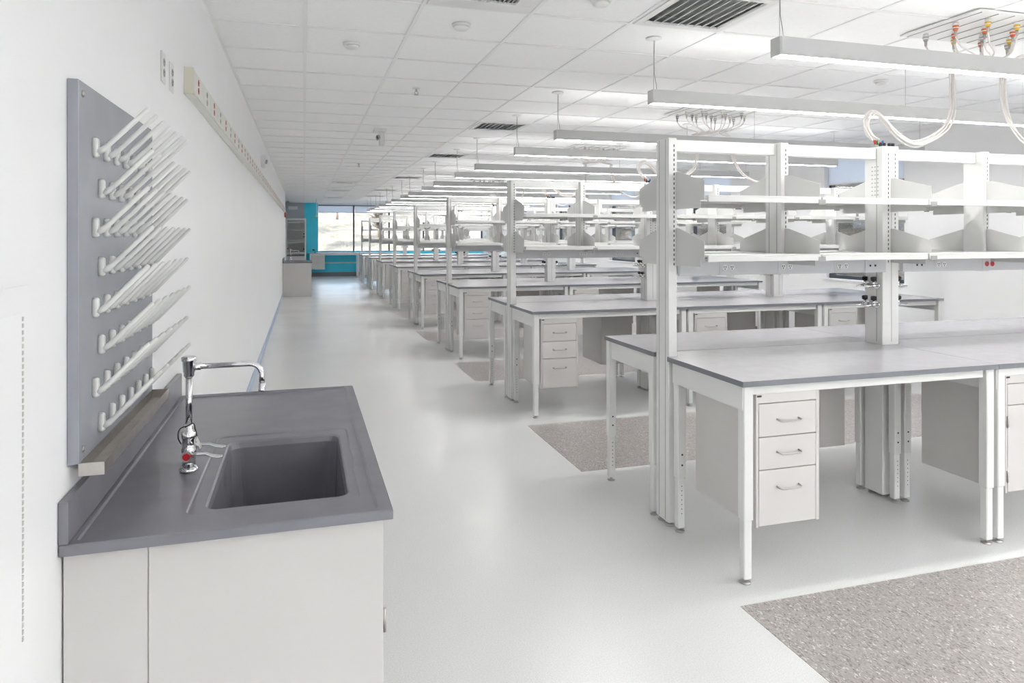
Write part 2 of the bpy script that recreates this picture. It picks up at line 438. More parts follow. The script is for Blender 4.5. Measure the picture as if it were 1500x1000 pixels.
for s in (-1, 1):
    o = MB().mat('outlet_grey').tube([(-.006, s*.05, -.09), (-.03, s*.055, -.10)], [.022, .028], 14).obj('lamp_head', t)
    MB().mat('dark').cyl((-.0305, s*.0551, -.1002), (-.0325, s*.0556, -.101), .022, 14).obj('lens', o)

# pendant lights
def make_light():
    t = thing('pendant_light', '', 'pendant light')
    Lx = 4.05
    B('fixture').box(0, .012, -.035, .035, 0, .085, .002).box(Lx-.012, Lx, -.035, .035, 0, .085, .002).box(.0121, Lx-.0121, -.035, -.031, 0, .085).box(.0121, Lx-.0121, .031, .035, 0, .085).box(.0121, Lx-.0121, -.0309, .0309, .03, .055).obj('housing', t)
    B('lens').box(.0125, Lx-.0125, -.0305, .0305, .001, .006).obj('lower_lens', t)
    B('lens_up').box(.0125, Lx-.0125, -.0305, .0305, .077, .082).obj('upper_lens', t)
    for x in (.025, Lx/2, Lx-.03):
        cb = MB().mat('clip_grey').tube([(x, 0, .0826), (x, 0, .41)], .0013, 5)
        if x < .1: cb.tube([(x+.022, 0, .0825), (x+.016, 0, .13), (x+.004, 0, .19), (x+.003, .001, .30), (x+.008, .002, .41)], .0022, 6)
        cb.obj('suspension_cable', t)
        MB().mat('vent_white').lathe([(.05, .414), (.05, .409), (.03, .402), (.008, .40)], (x, 0, 0), 20).obj('canopy', t)
    return t
lp = make_light()
LZ = 2.395
words = ['first', 'second', 'third', 'fourth', 'fifth', 'sixth', 'seventh', 'eighth', 'ninth', 'tenth', 'eleventh', 'twelfth', 'thirteenth', 'fourteenth', 'fifteenth', 'sixteenth', 'seventeenth']
n = 0
for k in range(-3, NB):  # negative rows are unseen pendants added behind the camera for more light
    for d in (2.76, 3.98):
        y = d+k*P
        if k < 0: lab = 'unseen linear pendant light added behind the camera for fill light, %s of six from the benches' % words[int((-k-1)*2+(0 if d > 3 else 1))]
        else:
            lab = 'long white linear pendant light, %s in the row counted from the camera' % words[n]; n += 1
        place(lp, used, (2.10, y, LZ), lab, 'pendant lights over the benches')

# ------------------------------------------------------------------ lab tables
ML = 1.491   # module length
def table(depth, notch, inner_sign, name_label):
    t = thing('lab_table', '', 'table')
    g = .0015
    if notch:
        yb = depth; yn = .672
        poly = [(g, 0), (ML-g, 0), (ML-g, yn), (ML-.066, yn), (ML-.066, yb), (.066, yb), (.066, yn), (g, yn)]
    else: poly = [(g, 0), (ML-g, 0), (ML-g, depth), (g, depth)]
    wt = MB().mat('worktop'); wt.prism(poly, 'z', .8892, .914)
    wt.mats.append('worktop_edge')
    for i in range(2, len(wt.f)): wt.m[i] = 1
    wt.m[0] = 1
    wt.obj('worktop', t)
    D = .655
    ap = B('paint').box(.068, ML-.068, .03, .045, .846, .889, .002).box(.068, ML-.068, D-.04, D-.025, .80, .889, .002)
    ap.box(.018, .022, .03, D-.01, .78, .889).box(ML-.022, ML-.018, .03, D-.01, .78, .889)
    ap.obj('apron_frame', t)
    me = {}
    for ix, x in enumerate((.0225, ML-.0515)):
        for iy, y in enumerate((.022, D-.06)):
            l = MB().mat('paint').box(x, x+.049, y, y+.049, .285, .889, .004).box(x+.004, x+.044, y+.004, y+.044, .022, .2849, .004)
            lo = l.obj('leg', t)
            hy = y+.049 if iy == 0 else y
            d = .0012 if iy == 0 else -.0012
            h = MB().mat('dark'); sg = 1 if iy == 0 else -1
            h.cyl((x+.0245, hy, .41), (x+.0245, hy+d, .41), .0055, 8, False).cyl((x+.0245, hy, .355), (x+.0245, hy+d, .355), .0055, 8, False)
            hy2 = hy-.005*sg
            for q in range(7): h.cyl((x+.0245, hy2, .10+.024*q), (x+.0245, hy2+d, .10+.024*q), .0032, 6, False)
            stuff(h.obj('adjustment_holes', lo))
            MB().mat('nickel').lathe([(.024, .0005), (.025, .006), (.014, .010), (.008, .012), (.008, .0215)], (x+.0245, y+.0245, 0), 14).obj('foot', lo)
    return t
front_t = table(.814, True, 1, '')
back_t = table(.66, False, 1, '')

# pedestal units: origin = table front-left corner
def handle(x0, x1, y, z):
    m = MB().mat('nickel'); pts = [(x0, y, z+.004), (x0, y-.020, z+.002)]
    pts += [(x0+.008, y-.027, z), ((x0+x1)/2, y-.030, z), (x1-.008, y-.027, z), (x1, y-.020, z+.002), (x1, y, z+.004)]
    return m.tube(pts, .0042, 8)
def pedestal(kind, x0=.093, x1=.434):
    t = thing('drawer_unit' if kind == 'drawers' else 'cabinet_unit', '', 'drawer unit' if kind == 'drawers' else 'cabinet')
    y0 = .034; yb = .54
    B('cabinet').box(x0, x1, y0+.018, yb, .245, .8455, .002).obj('body', t)
    B('cabinet').box(x0, x0+.012, y0, y0+.0175, .245, .8455, .001).box(x1-.018, x1, y0, y0+.0175, .245, .8455, .001).box(x0+.012, x1-.018, y0, y0+.0175, .803, .8455, .001).obj('face_frame', t)
    B('black').box(x0+.004, x0+.028, y0-.0025, y0-.0003, .832, .840, .0008).obj('slide_lock', t)
    a, b = x0+.014, x1-.020
    if kind == 'drawers':
        for z0, z1, hz in ((.652, .800, .722), (.503, .648, .575), (.250, .499, .418)):
            d = B('cabinet').box(a, b, y0-.001, y0+.017, z0, z1, .0015).obj('drawer', t)
            m = (a+b)/2; handle(m-.058, m+.058, y0-.0012, hz).obj('handle', d)
    else:
        d = B('cabinet').box(a, b, y0-.001, y0+.017, .694, .800, .0015).obj('drawer', t)
        m = (a+b)/2; handle(m-.058, m+.058, y0-.0012, .750).obj('handle', d)
        d = B('cabinet').box(a, b, y0-.001, y0+.017, .250, .690, .0015).obj('door', t)
        handle(b-.13, b-.03, y0-.0012, .62).obj('handle', d)
        for z in (.33, .61):
            hg = MB().mat('nickel').cyl((a-.003, y0-.004, z-.03), (a-.003, y0-.004, z+.03), .004, 8)
            for q in (-.02, 0, .02): hg.box(a-.009, a+.007, y0-.003, y0-.0013, z+q-.008, z+q+.008)
            hg.obj('hinge', d)
    return t
ped = pedestal('drawers'); cab = pedestal('doors', .086, .536)

rown = ['nearest', 'second', 'third', 'fourth', 'fifth', 'sixth', 'seventh', 'farthest']
X0, Y0 = 1.857, 2.66
poss = ['left', 'middle', 'right']
for k in range(NB):
    y = Y0+k*P
    for m in range(3):
        x = X0+m*ML
        place(front_t, used, (x, y, 0), 'white-legged lab table with grey worktop, near side %s of the %s bench' % (poss[m], rown[k]), 'lab tables of the benches')
        place(back_t, used, (x+ML, y+1.480, 0), 'white-legged lab table with grey worktop, window side %s of the %s bench' % (poss[m], rown[k]), 'lab tables of the benches', PI)
        if k == 0 and m == 1:
            place(cab, used, (x, y, 0), 'white hanging cabinet with one drawer over a hinged door, nearest bench', 'pedestal units under the benches')
        else:
            place(ped, used, (x, y, 0), 'white three-drawer unit hung under near side %s table of the %s bench' % (poss[m], rown[k]), 'pedestal units under the benches')
        place(ped, used, (x+ML, y+1.480, 0), 'white three-drawer unit hung under far side %s table of the %s bench' % (poss[m], rown[k]), 'pedestal units under the benches', PI)

# ------------------------------------------------------------------ shelving spine (origin: bench front-left corner)
def spine():
    t = thing('bench_shelving', '', 'shelving')
    ya, yb = .676, .814          # posts from front to back face
    yc = (ya+yb)/2; L3 = 3*ML
    def slots(x, parent, z0, z1):
        mb = MB().mat('dark'); z = z0
        while z < z1:
            mb.box(x-.0028, x+.0028, ya-.0008, ya-.0001, z, z+.014)
            mb.box(x-.0028, x+.0028, yb+.0001, yb+.0008, z, z+.014); z += .0254
        stuff(mb.obj('slot_row', parent))
    posts = []      # x0, x1, full height
    for x0, full in ((.013, True), (ML/2-.025, False), (1.5*ML-.025, False), (2.5*ML-.025, False), (L3-.063, True)):
        z0 = .022 if full else 1.337
        p = B('paint').box(x0, x0+.05, ya, yb, z0, 2.085, .003)
        if full:
            pass
        p = p.obj('post', t); slots(x0+.032, p, 1.40, 2.06)
        gv = MB().mat('groove')
        sx = x0-.0006 if x0 < 2 else x0+.0501
        for yy in (ya+.035, yb-.035): gv.box(sx, sx+.0005, yy-.002, yy+.002, z0+.01, 2.08)
        stuff(gv.obj('grooves', p))
        if full:
            for yy in (ya+.03, yb-.03):
                MB().mat('nickel').lathe([(.026, .0005), (.027, .006), (.015, .011), (.008, .013), (.008, .0215)], (x0+.025, yy, 0), 14).obj('foot', p)
        posts.append(x0)
    for m in (1, 2):
        cx = m*ML; x0, x1 = cx-.0595, cx+.0605
        p = B('paint').box(x0, x1, ya, yb, .022, 2.092, .003).obj('service_chase', t)
        slots(cx-.017, p, 1.40, 2.06); slots(cx+.033, p, 1.40, 2.06)
        gv = MB().mat('groove').box(cx+.005, cx+.0075, ya-.0009, ya-.0002, .93, 2.08)
        for yy in (ya+.045,): gv.box(x0-.0006, x0-.0001, yy-.002, yy+.002, .93, 2.08)
        stuff(gv.obj('grooves', p))
        for xx in (x0+.03, x1-.03):
            for yy in (ya+.03, yb-.03):
                MB().mat('nickel').lathe([(.024, .0005), (.025, .006), (.014, .010), (.008, .012), (.008, .0215)], (xx, yy, 0), 12).obj('foot', p)
        # printed valve chart on the left cheek near the top
        mb = MB().mat('outlet_grey')
        for q in range(8):
            for r in range(3): mb.box(x0-.0008, x0-.0002, ya+.03+.022*r, ya+.03+.022*r+.010, 1.80+.024*q, 1.80+.024*q+.007)
        stuff(mb.obj('label_marks', p))
        # turrets: black knob above a chrome serrated nozzle
        for sx, xe in ((-1, x0), (1, x1)):
            for zz in (1.262, 1.148):
                for yy in (ya+.035, yb-.035):
                    mb = MB().mat('chrome').cyl((xe+sx*.0002, yy, zz), (xe+sx*.010, yy, zz), .019, 14).cyl((xe+sx*.010, yy, zz), (xe+sx*.045, yy, zz), .010, 10)
                    mb.cyl((xe+sx*.032, yy, zz), (xe+sx*.032, yy, zz+.028), .007, 10)
                    mb.tube([(xe+sx*.045, yy, zz), (xe+sx*.06, yy, zz-.002), (xe+sx*.10, yy, zz-.006)], [.009, .007, .003], 10)
                    mb.mat('black').lathe([(.008, .026), (.0165, .029), (.0175, .046), (.014, .052), (.004, .053)], (xe+sx*.032, yy, zz), 12)
                    mb.obj('gas_valve', p)
        # black knobs and coloured fittings on top
        for q, (dx, dy) in enumerate(((-.045, .03), (-.02, .03), (.02, .03), (.045, .03), (.03, .09))):
            MB().mat('black').lathe([(.010, .0005), (.011, .018), (.008, .022)], (cx+dx, ya+dy, 2.092), 10).obj('knob', p)
        for q, (dx, dy, mm) in enumerate(((-.045, .07, 'red'), (-.02, .08, 'green'), (.018, .075, 'blue'), (.04, .115, 'orange'))):
            MB().mat('nickel').cyl((cx+dx, ya+dy, 2.0925), (cx+dx, ya+dy, 2.11), .006, 8).mat(mm).cyl((cx+dx, ya+dy, 2.1101), (cx+dx-.006, ya+dy, 2.135), .007, 8).obj('fitting', p)
    # bays between uprights
    ups = [(.013, .063), (ML/2-.025, ML/2+.025), (ML-.0595, ML+.0605), (1.5*ML-.025, 1.5*ML+.025), (2*ML-.0595, 2*ML+.0605), (2.5*ML-.025, 2.5*ML+.025), (L3-.063, L3-.013)]
    sh = {}
    for i in range(6):
        a = ups[i][1]+.001; b = ups[i+1][0]-.001
        B('paint').box(a, b, yc-.02, yc+.02, 2.018, 2.083, .003).obj('top_rail', t)
        for z in (1.735, 1.435):
            for sd in (-1, 1):
                yo = yc+sd*.365; yi = yc+sd*.072
                y_lo, y_hi = min(yo, yi), max(yo, yi)
                lip = (y_lo, y_lo+.012) if sd < 0 else (y_hi-.012, y_hi)
                s1 = MB().mat('shelf_paint').box(ups[i][0]+.03 if i else a+.004, ups[i+1][0]+.022 if i < 5 else b-.004, yo if sd < 0 else yc+.08, yc-.08 if sd < 0 else yo, z+.020, z+.028, .001)
                s1.box(ups[i][0]+.03 if i else a+.004, ups[i+1][0]+.022 if i < 5 else b-.004, lip[0], lip[1], z-.006, z+.0199, .002)
                s1.obj('shelf', t)
    for i in range(7):
        xm = ups[i][0]+.025 if i not in (2, 4) else (ups[i][0]+ups[i][1])/2
        if i == 0: xm = ups[0][1]-.008
        if i == 6: xm = ups[6][0]+.008
        for z in (1.735, 1.435):
            for sd in (-1, 1):
                e = ya-.0012 if sd < 0 else yb+.0012
                o_ = yc+sd*.35
                poly = [(e, z-.035), (e, z+.165), (e+sd*.03, z+.165), (o_, z+.098), (o_, z+.004), (o_-sd*.035, z+.004), (o_-sd*.035, z-.035)]
                if sd < 0: poly = poly[::-1]
                B('shelf_paint').prism(poly, 'x', xm-.0012, xm+.0012).obj('bracket', t)
                if 0 < i < 6:
                    yo = yc+sd*.366
                    B('clip_grey').box(xm-.022, xm+.022, min(yo, yo+sd*.003), max(yo, yo+sd*.003), z-.012, z+.014, .001).obj('shelf_clip', t)
    # electrical raceways between the chases, both faces
    for m in range(3):
        a = (.0645 if m == 0 else m*ML+.062); b = ((m+1)*ML-.061 if m < 2 else L3-.0645)
        for sd in (-1, 1):
            y0 = ya+.001 if sd < 0 else yb-.031; y1 = y0+.03
            if sd > 0: y0, y1 = yb-.031, yb-.001
            # broken where the short posts stand in front
            r = B('raceway_grey').box(a, b, ya-.028 if sd < 0 else yb+.0015, ya-.0015 if sd < 0 else yb+.028, 1.345, 1.426, .002).obj('raceway', t)
            yf = ya-.028 if sd < 0 else yb+.028
            cols = [(.36, 'd', 'outlet_grey'), (.735, 'd', 'outlet_grey'), (1.117, 'd', 'outlet_grey'), (1.33, 'j', 'outlet_grey')] if m != 1 else [(.184, 'j', 'outlet_grey'), (.352, 'd', 'outlet_grey'), (.735, 'd', 'red'), (1.117, 'd', 'outlet_grey'), (1.33, 'j', 'outlet_grey')]
            for dx, kd, cm in cols:
                cx = m*ML+dx; ob = MB(); ya_, yb_ = (yf-.0022, yf-.0003) if sd < 0 else (yf+.0003, yf+.0022)
                yo_ = yf-.0028 if sd < 0 else yf+.0023
                ob.mat('raceway_grey').box(cx-.055, cx+.055, ya_, yb_, 1.353, 1.418, .0008)
                for s2 in (-1, 1):
                    if kd == 'd':
                        c2 = cx+s2*.022
                        ob.mat('red' if cm == 'red' else 'paint').cyl((c2, yo_, 1.386), (c2, yo_-.0012 if sd < 0 else yo_+.0012, 1.386), .0165, 14, False)
                        yd = yo_-.0018 if sd < 0 else yo_+.0013
                        ob.mat('dark')
                        for ddx, ddz in ((-.006, .004), (.006, .004), (0, -.008)): ob.box(c2+ddx-.0024, c2+ddx+.0024, yd, yd+.0005, 1.386+ddz-.0045, 1.386+ddz+.0045)
                    else:
                        ob.mat('black').box(cx+s2*.018-.006, cx+s2*.018+.006, yo_-.001, yo_, 1.379, 1.391)
                o = ob.obj('outlet', r)
                if cm == 'red': o['label'] = 'dark red outlet pair'
    return t
sp = spine()
for k in range(NB):
    place(sp, used, (X0, Y0+k*P, 0), 'white two-tier open shelving with service posts along the %s bench' % rown[k], 'shelving over the benches')

# ------------------------------------------------------------------ ceiling gas panels with hoses
def curve_pts(keys, n=8):
    ks = [Vector(k) for k in keys]; out = []
    ks = [ks[0]*2-ks[1]]+ks+[ks[-1]*2-ks[-2]]
    for i in range(1, len(ks)-2):
        for q in range(n):
            t = q/n; a, b, c, d = ks[i-1:i+3]
            out.append(.5*((2*b)+(c-a)*t+(2*a-5*b+4*c-d)*t*t+(3*b-a-3*c+d)*t**3))
    out.append(ks[-2]); return out
def manifold(detail):
    # origin: bench front-left corner; panel hangs over the second module
    t = thing('gas_panel', '', 'gas panel')
    cx, cy = 3.95-X0, 3.20-Y0
    B('vent_white').box(cx-.40, cx+.42, cy-.27, cy+.27, H-.010, H-.0005, .003).obj('ceiling_panel', t)
    gr = MB().mat('outlet_grey')
    for q in range(7): gr.box(cx-.36+.12*q-.002, cx-.36+.12*q+.002, cy-.25, cy+.25, H-.014, H-.0105)
    stuff(gr.obj('mesh_wires', t))
    rnd = random.Random(3)
    conv1 = Vector((3.88-X0, 3.39-Y0, 2.59)); conv2 = Vector((4.27-X0, 3.39-Y0, 2.59))
    spots = [(-.33+.11*q, (-.17 if q % 2 else -.06)) for q in range(7)]+[(-.30+.11*q, (.07 if q % 2 else .17)) for q in range(7)]
    for q, (dx, dy) in enumerate(spots):
        p = Vector((cx+dx, cy+dy, H-.0145))
        if detail:
            c1 = 'orange' if q in (0, 2, 4, 5, 8, 11) else ('yellow' if q in (1, 3, 6, 9, 12) else 'outlet_grey')
        else: c1 = 'outlet_grey' if q % 3 else 'beige'
        fb = MB().mat('vent_white').lathe([(.015, 0), (.015, -.016)], p, 12)
        fb.mat(c1).lathe([(.017, -.0162), (.016, -.026)], p, 12).mat('vent_white').lathe([(.016, -.0262), (.015, -.032)], p, 12).mat(c1).lathe([(.015, -.0322), (.011, -.044)], p, 12)
        fb.mat('nickel').lathe([(.008, -.0442), (.008, -.066), (.006, -.075)], p, 10)
        fb.obj('connector', t)
        conv = conv1 if q % 7 < 5 else conv2
        e = conv+Vector((rnd.uniform(-.02, .02)+dx*.1, rnd.uniform(-.02, .02), rnd.uniform(-.01, .02)))
        pts = curve_pts([p+Vector((0, 0, -.0755)), p+Vector((-dx*.15, -dy*.1, -.13)), p+Vector((-dx*.6, -dy*.5, -.185)), e], 5)
        MB().mat('hose').tube(pts, .0052, 6).obj('hose', t)
    # bundle down to the first chase, looping up over it
    X1 = 3.355-X0; yc = 3.405-Y0
    def bundle(keys, n, seed):
        rr = random.Random(seed)
        for q in range(n):
            off = Vector((rr.uniform(-.018, .018), rr.uniform(-.018, .018), rr.uniform(-.014, .014)))
            ks = [Vector(kk)+off*(1+.5*math.sin(i_*1.3+q)) for i_, kk in enumerate(keys)]
            ks[-1] = Vector(keys[-1])+Vector((off.x*1.6, off.y*1.3, 0))
            MB().mat('hose').tube(curve_pts(ks, 7), .0056, 7).obj('hose', t)
    def K(*pp): return [(x-X0, 3.40-Y0+(.01 if q else -.01), z) for q, (x, z) in enumerate(pp)]
    bundle(K((3.88, 2.59), (3.90, 2.48), (3.885, 2.31), (3.80, 2.20), (3.625, 2.125), (3.467, 2.175), (3.36, 2.265), (3.287, 2.305), (3.235, 2.25), (3.26, 2.18), (3.31, 2.136)), 6, 5)
    bundle(K((4.27, 2.59), (4.305, 2.42), (4.375, 2.285), (4.495, 2.175), (4.65, 2.13), (4.80, 2.19), (4.90, 2.26), (4.94, 2.21), (4.865, 2.136)), 4, 9)
    return t
m1 = manifold(True); m2 = manifold(False)
m1.location = (X0, Y0, 0); m1['label'] = 'ceiling gas panel with orange and yellow banded connectors and white hoses, nearest bench'; m1['group'] = 'ceiling gas panels'
for k in range(1, NB):
    place(m2, used, (X0, Y0+k*P, 0), 'ceiling gas panel with pale connectors and looping white hoses above the %s bench' % rown[k], 'ceiling gas panels')

# ------------------------------------------------------------------ sink station
CY, CL, CW = 1.7475, 1.4995, .7303
def counter():
    t = thing('sink_countertop', 'dark grey resin countertop with moulded sink basin, in the foreground', 'countertop', (XW, CY, 0))
    x1, y1 = CW, CL
    n = 6
    rings = [rrect(.001, x1, 0, y1, .004, .8555, n), rrect(.001, x1, 0, y1, .004, .877, n), rrect(.004, x1-.003, .003, y1-.003, .004, .880, n),
             rrect(.03, x1-.034, .022, y1-.022, .008, .880, n), rrect(.033, x1-.040, .028, y1-.028, .008, .8735, n),
             rrect(.236, .664, .118, .822, .035, .8735, n), rrect(.240, .660, .122, .818, .033, .8700, n), rrect(.246, .654, .128, .812, .03, .8712, n),
             rrect(.276, .636, .150, .760, .036, .8712, n), rrect(.281, .631, .155, .755, .036, .866, n), rrect(.286, .626, .160, .750, .036, .850, n),
             rrect(.294, .618, .168, .742, .045, .60, n), rrect(.315, .597, .190, .720, .05, .575, n)]
    mb = MB().mat('epoxy').loft(rings, cap0=False, cap1=True, sm=False); me = mb
    o = me.obj('countertop', t)
    B('epoxy').box(.0005, .0205, .0, y1, .8805, .975, .002).obj('backsplash', t)
    MB().mat('steel').lathe([(.045, .5755), (.045, .5775), (.03, .5765)], (.456, .455, 0), 20).obj('drain', t)
    # outer basin shell under the top
    sh = MB().mat('epoxy').loft([rrect(.266, .646, .14, .77, .05, .855, n), rrect(.28, .632, .155, .755, .05, .565, n)], cap0=False, cap1=True, sm=False).obj('basin_shell', t)
    return t
ct = counter()
def base():
    t = thing('sink_cabinet', 'off-white base cabinet carrying the dark sink countertop in the foreground', 'cabinet', (XW, CY, 0))
    y0, y1, x1 = .022, CL-.02, .708
    B('cabinet').box(.176, x1, y0, y0+.018, .002, .855, .0015).obj('end_panel', t)
    B('cabinet').box(.004, .1748, y0+.003, y0+.018, .002, .855, .0015).obj('filler_panel', t)
    B('cabinet').box(.004, x1-.022, y1-.018, y1, .10, .855).box(.004, .016, y0+.0185, y1-.0185, .10, .855).box(.0165, x1-.03, y0+.0185, y1-.0185, .10, .118).box(.03, x1-.07, y0+.0185, y1-.02, .002, .0995).obj('carcass', t)
    w2 = (y1-y0-.018)/3
    for q in range(3):
        a = y0+.0185+q*w2
        d = B('cabinet').box(x1-.02, x1, a+.002, a+w2-.002, .105, .852, .0015).obj('door', t)
        m = MB().mat('nickel'); yy = a+w2-.05
        m.tube([(x1+.0005, yy-.10, .70), (x1+.028, yy-.10, .70), (x1+.030, yy-.09, .70), (x1+.030, yy-.01, .70), (x1+.028, yy, .70), (x1+.0005, yy, .70)], .004, 8).obj('handle', d)
        for z in (.2, .585):
            hg = MB().mat('nickel').cyl((x1+.005, a+.0035, z-.03), (x1+.005, a+.0035, z+.03), .0045, 8)
            for zz in (-.022, 0, .022): hg.box(x1+.0005, x1+.003, a+.001, a+.016, z+zz-.008, z+zz+.008)
            hg.obj('hinge', d)
    return t
bt = base()
def faucet():
    t = thing('faucet', 'chrome gooseneck lab faucet with two wrist-blade handles and red button, foreground sink', 'faucet', (-.321, 2.223, .874))
    MB().mat('chrome').lathe([(.026, 0), (.027, .006), (.021, .012), (.0185, .014)], (0, 0, 0), 28).obj('base_flange', t)
    b = MB().mat('chrome').lathe([(.018, .0142), (.018, .042), (.020, .045), (.020, .064), (.0175, .068), (.0175, .092), (.020, .096), (.020, .112), (.013, .118), (.013, .132), (.0098, .137)], (0, 0, 0), 24)
    b.obj('body', t)
    MB().mat('chrome').lathe([(.0092, .1372), (.0092, .272)], (0, 0, 0), 16).obj('riser_pipe', t)
    h = MB().mat('chrome').lathe([(.0105, .2725), (.0145, .278), (.0145, .286), (.0165, .290), (.0175, .318), (.0205, .322), (.0205, .332), (.013, .335), (.006, .3352)], (0, 0, 0), 20)
    h.cyl((.008, 0, .303), (.032, 0, .303), .011, 12)
    h.obj('vacuum_breaker', t)
    pts = [(.0325, 0, .303), (.165, 0, .304)]+[(.165+.036*math.sin(a), 0, .268+.036*math.cos(a)) for a in [PI/2*q/6 for q in range(1, 7)]]+[(.201, 0, .245)]
    so_ = MB().mat('chrome').tube(pts, .0082, 14).obj('spout', t)
    MB().mat('chrome').lathe([(.0105, .2449), (.0105, .222), (.009, .218)], (.201, 0, 0), 14).obj('aerator', so_)
    for s, nm in ((-1, 'hot'), (1, 'cold')):
        hub = MB().mat('chrome').tube([(0, s*.0205, .054), (0, s*.034, .054)], [.012, .013], 14).tube([(0, s*.0341, .054), (0, s*.047, .054)], [.0155, .0155], 16).obj('valve_hub', t)
        MB().mat('red' if s < 0 else 'blue').cyl((0, s*.0472, .054), (0, s*.0496, .054), .0105, 16).obj('index_button', hub)
        zz = .056 if s < 0 else .060
        k = [(.012, s*.041, zz), (.03, s*.041, zz+.002), (.05, s*.041, zz+.002), (.068, s*.042, zz-.005), (.085, s*.043, zz-.009), (.097, s*.043, zz-.008)]
        MB().mat('chrome').tube(k, [.0075, .0062, .0075, .0135, .014, .008], 12, flat=[1, .8, .6, .32, .3, .35]).obj('blade_handle', hub)
    w_ = MB().mat('black').tube(curve_pts([(-.021, -.002, .080), (-.028, -.005, .10), (-.024, -.004, .124), (0, -.016, .136), (.014, -.012, .140), (.018, -.004, .12), (.022, 0, .10)], 5), .0017, 6)
    w_.obj('tag_wire', t)
    B('peg').prism([(.022, .098), (.036, .066), (.030, .060), (.018, .088)], 'y', -.0005, .0005).obj('paper_tag', t)
    return t
ft = faucet()
# second station far down the wall
DY = 16.88
for o, l in ((ct, 'grey resin sink countertop at the far end of the left wall'), (bt, 'off-white base cabinet under the far sink, end of left wall'), (ft, 'small chrome faucet standing on the far sink countertop')):
    c2 = dup(o); c2.location.y += DY; c2['label'] = l

# ------------------------------------------------------------------ pegboard
pg = thing('peg_drying_rack', 'grey wall-mounted drying board with rows of white pegs above the sink', 'drying rack', (XW, 1.81, 0))
B('epoxy_panel').box(.0005, .0245, 0, .81, 1.037, 1.918, .0015).obj('board', pg)
peg = None
zr = [1.775-.0975*q for q in range(8)]
cnt = 0
for r, z in enumerate(zr):
    off = .113 if r % 2 == 0 else .165
    for q in range(7):
        y = off+.102*q
        if y > .79: continue
        if peg is None:
            m = MB().mat('peg')
            n = 14; rings = []
            for xx, s in ((.0, 1), (.009, 1), (.013, .7)):
                ring = []
                for a in range(n):
                    an = 2*PI*a/n; yy = .0095*math.cos(an)*s; zz = .0095*math.sin(an)*s+(.0145*(1 if math.sin(an) >= 0 else -1))*1
                    ring.append((xx, yy, zz))
                rings.append(ring)
            m.loft(rings)
            m.tube([(.009, 0, -.010), (.022, 0, -.004), (.034, 0, .008), (.12, 0, .098), (.1235, 0, .1015)], [.0085, .0078, .0065, .0060, .0035], 10)
            peg = m.mesh('peg')
        o = bpy.data.objects.new('peg', peg); C.objects.link(o); o.parent = pg; o.location = (.0247, y, z)
for (y, z) in ((.03, 1.065), (.03, 1.89), (.78, 1.065), (.78, 1.89)):
    MB().mat('steel').tube([(.0247, y, z), (.0275, y, z), (.029, y, z)], [.008, .007, .003], 14).obj('screw', pg)
tr = MB().mat('steel')
tr.box(.018, .072, .02, .83, 1.004, 1.0055).box(.0705, .072, .02, .83, 1.0056, 1.034).box(.018, .0195, .02, .83, 1.0056, 1.036)
tr.box(.0196, .0704, .02, .0215, 1.0056, 1.034).box(.0196, .0704, .8285, .83, 1.0056, 1.034)
tr.obj('drip_trough', pg)

# ------------------------------------------------------------------ left wall fittings
rw = thing('wall_raceway', 'long off-white outlet raceway running high along the left wall', 'raceway', (XW, 3.43, 2.2))
RL = 17.0
B('raceway_white').box(.0005, .036, 0, RL, 0, .118, .002).obj('channel', rw)
B('beige').box(-.0+.0005, .0415, -.004, -.0005, -.001, .119, .001).obj('end_cap', rw)
cp = B('raceway_white').box(.0362, .041, .004, .298, .008, .112, .0015).mesh('cover_plate')
def rc(m):
    b = MB().mat(m)
    for s in (-1, 1): b.tube([(.0412, .15, .060+s*.019), (.0435, .15, .060+s*.019)], .0155, 14, False)
    b.mat('dark')
    for s in (-1, 1):
        for d in (-.005, .005): b.box(.0436, .0441, .15+d-.0015, .15+d+.0015, .060+s*.019-.004, .060+s*.019+.004)
    return b.mesh('receptacle')
rr_, rg_ = rc('red'), rc('outlet_grey')
for q in range(int(RL/.302)):
    o = bpy.data.objects.new('cover_plate', cp); C.objects.link(o); o.parent = rw; o.location = (0, q*.302, 0)
    p = bpy.data.objects.new('receptacle', rr_ if q % 2 == 0 else rg_); C.objects.link(p); p.parent = o
    if q % 2 == 0: p['label'] = 'red outlet pair'
for y, lb in ((2.93, 'double wall outlet high on left wall, nearer the drying board'), (3.107, 'double wall outlet high on left wall, nearer the raceway end')):
    t = thing('wall_outlet', lb, 'outlet', (XW, y, 2.20), 'outlets high on the left wall')
    B('paint').box(.0005, .006, -.036, .036, -.059, .059, .002).obj('cover', t)
    for s in (-1, 1):
        o = MB().mat('outlet_grey').tube([(.0062, 0, s*.02), (.0085, 0, s*.02)], .0155, 14, False)
        o.mat('dark')
        for d in (-.006, .006): o.box(.0086, .0092, d-.0014, d+.0014, s*.02-.001, s*.02+.008)
        o.box(.0086, .0092, -.002, .002, s*.02-.010, s*.02-.005)
        o.obj('receptacle', t)
t = thing('wall_sensor', 'white box sensor with round grey eye, on left wall above the raceway', 'sensor', (XW, 9.4, 2.5))
B('vent_white').box(.0005, .05, -.07, .07, -.075, .075, .006).obj('housing', t)
MB().mat('outlet_grey').tube([(.0505, 0, 0), (.075, 0, -.006)], [.03, .024], 16).obj('eye', t)
t = thing('fire_alarm', 'red fire alarm sounder at the far end of the left wall', 'fire alarm', (XW, 20.6, 2.16))
B('red').box(.0005, .045, -.055, .055, -.085, .085, .006).obj('housing', t)
B('paint').box(.0455, .06, -.03, .03, .01, .06, .004).obj('strobe', t)
t = thing('access_panel', 'flush white wall panel with long piano hinge at the left edge', 'wall panel', (XW, 0, 0))
